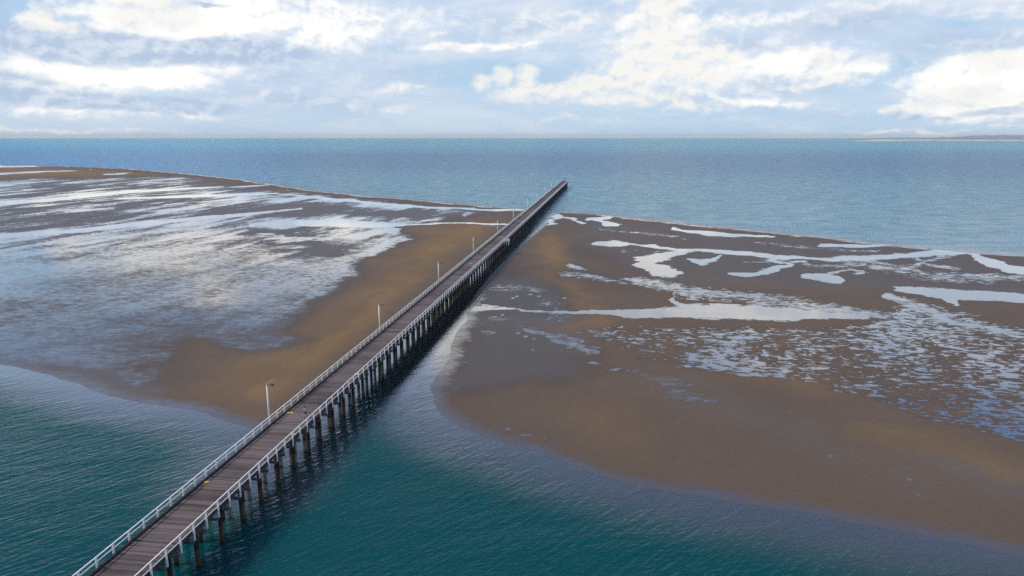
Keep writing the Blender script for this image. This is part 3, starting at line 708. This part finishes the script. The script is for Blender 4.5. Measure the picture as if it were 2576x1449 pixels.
bm = bmesh.new(); box(bm, XPR + .42, XPR + 1.17, GY - 1.2, GY - 1.13, ZD + .05, ZD + .22); obj('toe_board', mesh(bm, 'toe_board', m_yel), lp)

# ------------------------------------------------------------------ lamp posts
m_panel = simple('solar_cells', (.015, .02, .04), (.02, .03, .06), .2, .6, 8)
m_alu = simple('grey_metal', (.5, .5, .5), (.42, .42, .43), .4, .5, 5)
m_blk = simple('dark_housing', (.03, .028, .026), (.05, .045, .04), .5, .4, 5)
m_lens = simple('lamp_lens', (.75, .74, .68), (.6, .6, .55), .2, .5, 5)
bm = bmesh.new(); tube(bm, (0, 0, -.9), (0, 0, 5.95), .135, .105, 14); tube(bm, (0, 0, 5.95), (0, 0, 6.05), .125, .125, 14); pole_me = mesh(bm, 'pole', m_white)
bm = bmesh.new(); box(bm, -.02, .16, -.16, .16, 5.62, 5.92, bev=.02); tube(bm, (.1, 0, 5.78), (.62, 0, 5.78), .03, .03, 8); arm_me = mesh(bm, 'bracket', m_alu)
bm = bmesh.new(); box(bm, .58, 1.06, -.14, .14, 5.70, 5.85, bev=.03); head_me = mesh(bm, 'lamp_head', m_blk)
bm = bmesh.new(); box(bm, .66, 1.02, -.10, .10, 5.66, 5.698); lens_me = mesh(bm, 'lens', m_lens)
def tilt(bm):
    bmesh.ops.rotate(bm, verts=bm.verts, cent=(0, 0, 6.12), matrix=__import__('mathutils').Matrix.Rotation(R(-22), 3, 'Y'))
bm = bmesh.new(); box(bm, -.12, 1.12, -.36, .36, 6.10, 6.15); tilt(bm); pan_me = mesh(bm, 'panel_frame', m_alu)
bm = bmesh.new(); box(bm, -.09, 1.09, -.33, .33, 6.151, 6.158); tilt(bm); cell_me = mesh(bm, 'solar_cells', m_panel)
bm = bmesh.new(); box(bm, -.05, 1.05, -.30, .30, 6.085, 6.099); tilt(bm); und_me = mesh(bm, 'panel_underside', m_blk)


def lamp(loc, label, rz=0.0, grp='lamp posts along the pier'):
    t = thing('lamp_post', label, 'lamp post', loc, grp); t.rotation_euler.z = rz
    obj('pole', pole_me, t); obj('bracket', arm_me, t); hd = obj('lamp_head', head_me, t); obj('lens', lens_me, hd)
    pn = obj('solar_panel', pan_me, t); obj('solar_cells', cell_me, pn); obj('panel_underside', und_me, pn)
    return t


LY = [92.7, 143.2, 196.0, 247.8, 302.5, 351.0, 411, 463.5, 518, 572, 627, 678]
LL = ['white lamp post nearest the camera, tallest in the photo, beside the walking person',
      'white lamp post on the left railing over golden sand, second from the camera',
      'white lamp post on the left railing, third from the camera, before the yellow box pole',
      'white lamp post carrying a yellow box below its lamp',
      'white lamp post on the left railing, first one beyond the yellow box pole',
      'white lamp post standing where the left sand bank ends at a thin bright runnel',
      'white lamp post at the shoreline, first with open sea behind its base',
      'white lamp post over the sea, second beyond the left shoreline',
      'small white lamp post over the sea just before the cluster of people',
      'small white lamp post over the sea just beyond the cluster of people',
      'small white lamp post beyond the lone dark figure at the left rail',
      'tiny white lamp post on the left railing nearest the pier end']
for v, lb in zip(LY, LL):
    t = lamp((XPL - .22, v, ZD), lb)
    if abs(v - 247.8) < 1:
        bm = bmesh.new(); box(bm, -.42, .42, -.34, -.14, 4.35, 5.0, bev=.04); yb = obj('life_ring_box', mesh(bm, 'life_ring_box', m_yel), t)
        bm = bmesh.new(); box(bm, -.14, .14, -.139, .15, 4.55, 4.62); obj('clamp', mesh(bm, 'clamp', m_alu), yb)
    bm = bmesh.new(); 
    bm.free()
lamp((-45.3, Y1 - .02, ZD), 'tiny white lamp post in the middle of the pier end rail', R(-90))

# ------------------------------------------------------------------ yellow plates on the deck
def plate(x, y, label, w=.95, l=.55, mat=None):
    bm = bmesh.new(); box(bm, -w / 2, w / 2, -l / 2, l / 2, .012, .035, bev=.006)
    o = obj('deck_plate', mesh(bm, 'deck_plate', mat or m_yel), None, (x, y, ZD)); o['label'] = label; o['category'] = 'deck plate'; o['group'] = 'plates fixed on the pier deck'


def dk(x, y): return ground(x, y, ZD)


m_pale = simple('pale_paint', (.5, .48, .46), (.4, .39, .38), .6, .3, 3)
for (px_, py_), lb, w_, l_, mt in [((517, 1213), 'yellow plate by the left kerb in the foreground, nearest the camera', .62, .5, m_yel), ((726, 1038), 'bright yellow plate by the left kerb just ahead of the walking person', .95, .6, m_yel),
                              ((739, 1092), 'yellow plate at the right railing just behind the walking person', .7, .5, m_yel), ((897, 941), 'yellow plate at the right railing, ahead of the walking person', .7, .6, m_yel),
                              ((1195, 640), 'small dull yellow plate by the left kerb beside the yellow box pole', .8, .7, m_yel), ((1184, 663), 'pale grey plate lying near the middle of the deck before the landing', .9, .8, m_pale),
                              ((1261, 597), 'pale grey plate lying on the deck beyond the landing', 1.0, 1.0, m_pale), ((1309, 543), 'far yellow plate by the left kerb near the shoreline', 1.3, 1.3, m_yel)]:
    g_ = dk(px_, py_); gx = min(max(g_.x, XL + .32 + w_ / 2), XR - .30 - w_ / 2); plate(gx, g_.y, lb, w_, l_, mt)

# ------------------------------------------------------------------ people
def skinned(name, verts, edges, radii, mat, sub=2, root=0):
    me = bpy.data.meshes.new(name); me.from_pydata([tuple(v) for v in verts], edges, []); me.update()
    o = bpy.data.objects.new(name, me); C.objects.link(o)
    md_ = o.modifiers.new('skin', 'SKIN'); md_.use_smooth_shade = True
    for i, sv in enumerate(me.skin_vertices[0].data):
        r_ = radii[i]; sv.radius = r_ if isinstance(r_, tuple) else (r_, r_); sv.use_root = (i == root)
    ss = o.modifiers.new('sub', 'SUBSURF'); ss.levels = sub; ss.render_levels = sub
    dg = bpy.context.evaluated_depsgraph_get(); ev = o.evaluated_get(dg); m2 = bpy.data.meshes.new_from_object(ev)
    m2.name = name; bpy.data.objects.remove(o); bpy.data.meshes.remove(me)
    m2.materials.clear(); m2.materials.append(mat)
    for p_ in m2.polygons: p_.use_smooth = True
    return m2


m_skin = simple('skin', (.40, .24, .17), (.36, .21, .15), .55, .35, 8)
m_hair = simple('dark_hair', (.014, .010, .009), (.022, .016, .013), .6, .3, 30)


def body_mesh(pose):
    """standing or mid-stride figure 1.75 m tall facing +Y"""
    st = pose.get('stride', 0.0); arm = pose.get('arm', 0.0)
    V = []; E = []; Rr = []
    def v(p, r, parent=None):
        V.append(Vector(p)); Rr.append(r)
        if parent is not None: E.append((parent, len(V) - 1))
        return len(V) - 1
    pel = v((0, 0, .96), (.145, .105)); ab = v((0, .01, 1.10), (.135, .095), pel); ch = v((0, .01, 1.30), (.165, .11), ab); nk0 = v((0, -.01, 1.46), (.075, .07), ch)
    nk = v((0, .005, 1.53), .052, nk0); jaw = v((0, .035, 1.60), (.062, .072), nk); hd = v((0, .02, 1.67), (.076, .092), jaw); v((0, .01, 1.735), (.055, .066), hd)
    nose = v((0, .105, 1.635), .012, jaw)
    for s_ in (-1, 1):
        hip = v((s_ * .095, 0, .90), (.09, .095), pel); kn = v((s_ * .10, s_ * st * .20 + .03, .50), .058, hip); cf = v((s_ * .10, s_ * st * .30, .36), .054, kn); an = v((s_ * .10, s_ * st * .38 - .02, .09), .036, cf)
        hl = v((s_ * .10, s_ * st * .38 - .03, .045), .038, an); v((s_ * .11, s_ * st * .38 + .16, .035), (.04, .028), hl)
        sh = v((s_ * .19, -.01, 1.41), .066, ch); el = v((s_ * .255, -s_ * arm * .12 - .02, 1.13), .043, sh); wr = v((s_ * .285, -s_ * arm * .22 + .06, .90), .029, el)
        pm = v((s_ * .292, -s_ * arm * .24 + .075, .835), (.022, .036), wr)
        for k, (dy, L) in enumerate(((-.028, .062), (-.010, .075), (.010, .072), (.027, .058))):
            f1 = v((s_ * .292, -s_ * arm * .24 + .075 + dy, .80), .0095, pm); f2 = v((s_ * .285, -s_ * arm * .24 + .08 + dy, .80 - L * .6), .009, f1); v((s_ * .275, -s_ * arm * .24 + .085 + dy, .80 - L), .008, f2)
        t1 = v((s_ * .280, -s_ * arm * .24 + .115, .85), .010, wr); v((s_ * .272, -s_ * arm * .24 + .13, .81), .009, t1)
        ear = v((s_ * .078, .01, 1.635), .014, hd)
    return skinned('person', V, E, Rr, m_skin)


def cloth_top(pose, mat, name='shirt'):
    arm = pose.get('arm', 0.0); V = [(0, 0, .93), (0, .01, 1.08), (0, .01, 1.28), (0, -.005, 1.43), (0, 0, 1.475)]; E = [(0, 1), (1, 2), (2, 3), (3, 4)]; Rr = [(.175, .130), (.168, .125), (.192, .135), (.11, .09), (.075, .075)]
    for s_ in (-1, 1):
        i = len(V); V += [(s_ * .185, -.01, 1.405), (s_ * .235, -s_ * arm * .06 - .015, 1.235)]; Rr += [.088, .072]; E += [(2, i), (i, i + 1)]
    return skinned(name, V, E, Rr, mat)


def cloth_leg(pose, mat, long=False, name='shorts'):
    st = pose.get('stride', 0.0); V = [(0, 0, 1.0), (0, 0, .90)]; E = [(0, 1)]; Rr = [(.165, .125), (.16, .125)]
    for s_ in (-1, 1):
        i = len(V); V += [(s_ * .095, 0, .86), (s_ * .10, s_ * st * .13 + .02, .62)]; Rr += [.108, .098]; E += [(1, i), (i, i + 1)]
        if long:
            V += [(s_ * .10, s_ * st * .20 + .03, .48), (s_ * .10, s_ * st * .37 - .015, .10)]; Rr += [.078, .062]; E += [(i + 1, i + 2), (i + 2, i + 3)]
    return skinned(name, V, E, Rr, mat, root=1)


def hair_mesh(mat):
    return skinned('hair', [(0, -.02, 1.60), (0, -.015, 1.675), (0, 0, 1.735), (0, .045, 1.745)], [(0, 1), (1, 2), (2, 3)], [(.062, .05), (.086, .086), (.072, .078), (.05, .045)], mat, root=1)


def fabric(name, c_): return simple(name, c_, tuple(v_ * .75 for v_ in c_), .85, .15, 9)


def shoe_mesh(pose, s_, mat):
    st = pose.get('stride', 0.0); y_ = s_ * st * .38
    return skinned('shoe', [(s_ * .10, y_ - .06, .052), (s_ * .10, y_ + .03, .05), (s_ * .112, y_ + .18, .042)], [(0, 1), (1, 2)], [(.05, .05), (.052, .05), (.048, .038)], mat)


HAIR = hair_mesh(m_hair)
m_shoe = fabric('shoe_dark', (.04, .03, .03))
POSES = {'walk': dict(stride=.75, arm=.8), 'stand': dict(stride=.12, arm=.1)}
BODY = {k: body_mesh(p_) for k, p_ in POSES.items()}
SHOES = {k: [shoe_mesh(p_, s_, m_shoe) for s_ in (-1, 1)] for k, p_ in POSES.items()}


def person(loc, rz, label, pose, top, leg, long=False, scale=1.0):
    o = obj('person', BODY[pose], None, loc); o.rotation_euler.z = rz; o.scale = (scale,) * 3
    o['label'] = label; o['category'] = 'person'; o['group'] = 'people on the pier'
    obj('hair', HAIR, o); obj('shirt', cloth_top(POSES[pose], top), o)
    obj('trousers' if long else 'shorts', cloth_leg(POSES[pose], leg, long), o)
    for sh_ in SHOES[pose]: obj('shoe', sh_, o)
    return o


k_grey = fabric('grey_shirt', (.42, .43, .47)); k_navy = fabric('navy_shorts', (.022, .02, .04)); k_black = fabric('black_cloth', (.02, .018, .02)); k_red = fabric('rust_shirt', (.18, .05, .03)); k_pale = fabric('peach_shirt', (.62, .40, .28)); k_brown = fabric('brown_cloth', (.07, .045, .035)); k_blue = fabric('slate_cloth', (.06, .07, .09)); k_tan = fabric('tan_cloth', (.35, .24, .16))
g_ = dk(769, 1051); person((g_.x, g_.y, ZD + .012), R(4), 'person seen from behind walking away in grey t-shirt and dark shorts with bare legs', 'walk', k_grey, k_navy)
def z5(a_, b_): return dk((2000 + a_ / 12.07) * .67083, (640 + b_ / 12.07) * .67083)
for (a_, b_), rz, lb, ps, tp, lg, lo in [((790, 900), R(80), 'distant person in dark clothes at the left rail, nearer of the adjoining pair', 'stand', k_brown, k_black, True), ((850, 860), R(60), 'distant person in black at the left rail, farther of the adjoining pair', 'stand', k_black, k_black, True),
                                    ((870, 950), R(-150), 'distant person in pale peach shirt in the middle of the deck', 'stand', k_pale, k_tan, False), ((935, 940), R(170), 'distant person in rust and dark clothes toward the right rail', 'walk', k_red, k_brown, True),
                                    ((1105, 645), R(85), 'lone distant person in dark slate clothes standing at the left rail', 'stand', k_blue, k_black, True), ((1345, 440), R(70), 'distant person in black at the left corner of the pier end', 'stand', k_black, k_brown, True),
                                    ((1480, 440), R(10), 'distant person in dark red at the pier end rail', 'stand', k_red, k_black, True)]:
    p_ = z5(a_, b_); person((min(max(p_.x, XL + .55), XR - .55), min(p_.y, Y1 - .8), ZD + .012), rz, lb, ps, tp, lg, lo)
# bags put down beside two of the anglers, seats at the pier end
m_bag = fabric('white_bag', (.6, .58, .55))
def bag(x, y, label, mat):
    t = thing('bag', label, 'bag', (x, y, ZD + .012), 'bags set down on the deck')
    bm = bmesh.new(); box(bm, -.24, .24, -.18, .18, 0, .40, bev=.06); obj('bag_body', mesh(bm, 'bag_body', mat), t)
    bm = bmesh.new(); tube(bm, (-.14, 0, .40), (-.10, 0, .56), .014, .014, 6); tube(bm, (.14, 0, .40), (.10, 0, .56), .014, .014, 6); tube(bm, (-.11, 0, .555), (.11, 0, .555), .014, .014, 6); obj('handle', mesh(bm, 'bag_handle', m_blk), t)
p_ = z5(1105, 660); bag(min(max(p_.x, XL + .7), XR - .6) + .5, p_.y - 1.2, 'white bag at the feet of the lone dark figure', m_bag)
p_ = z5(1440, 450); bag(p_.x, Y1 - 2.2, 'pale bag on the deck near the pier end rail', m_bag)

# ------------------------------------------------------------------ air
bm = bmesh.new(); box(bm, -48000, 48000, -48000, 48000, -4, 175)
mh = bpy.data.materials.new('haze'); mh.use_nodes = True; mh.node_tree.nodes.clear(); nh = NT(mh.node_tree)
oh = nh.add('ShaderNodeOutputMaterial'); pv = nh.add('ShaderNodeVolumePrincipled'); pv.inputs['Color'].default_value = (.90, .98, 1.0, 1); pv.inputs['Density'].default_value = 2.7e-5
nh.l.new(pv.outputs[0], oh.inputs['Volume'])
ho = obj('haze', mesh(bm, 'haze', mh)); ho['kind'] = 'stuff'

# ------------------------------------------------------------------ output
sc.view_settings.view_transform = 'Standard'; sc.view_settings.look = 'None'; sc.view_settings.exposure = 0.0; sc.view_settings.gamma = 1.0
sc.render.engine = 'CYCLES'; sc.cycles.use_denoising = False; sc.cycles.max_bounces = 6
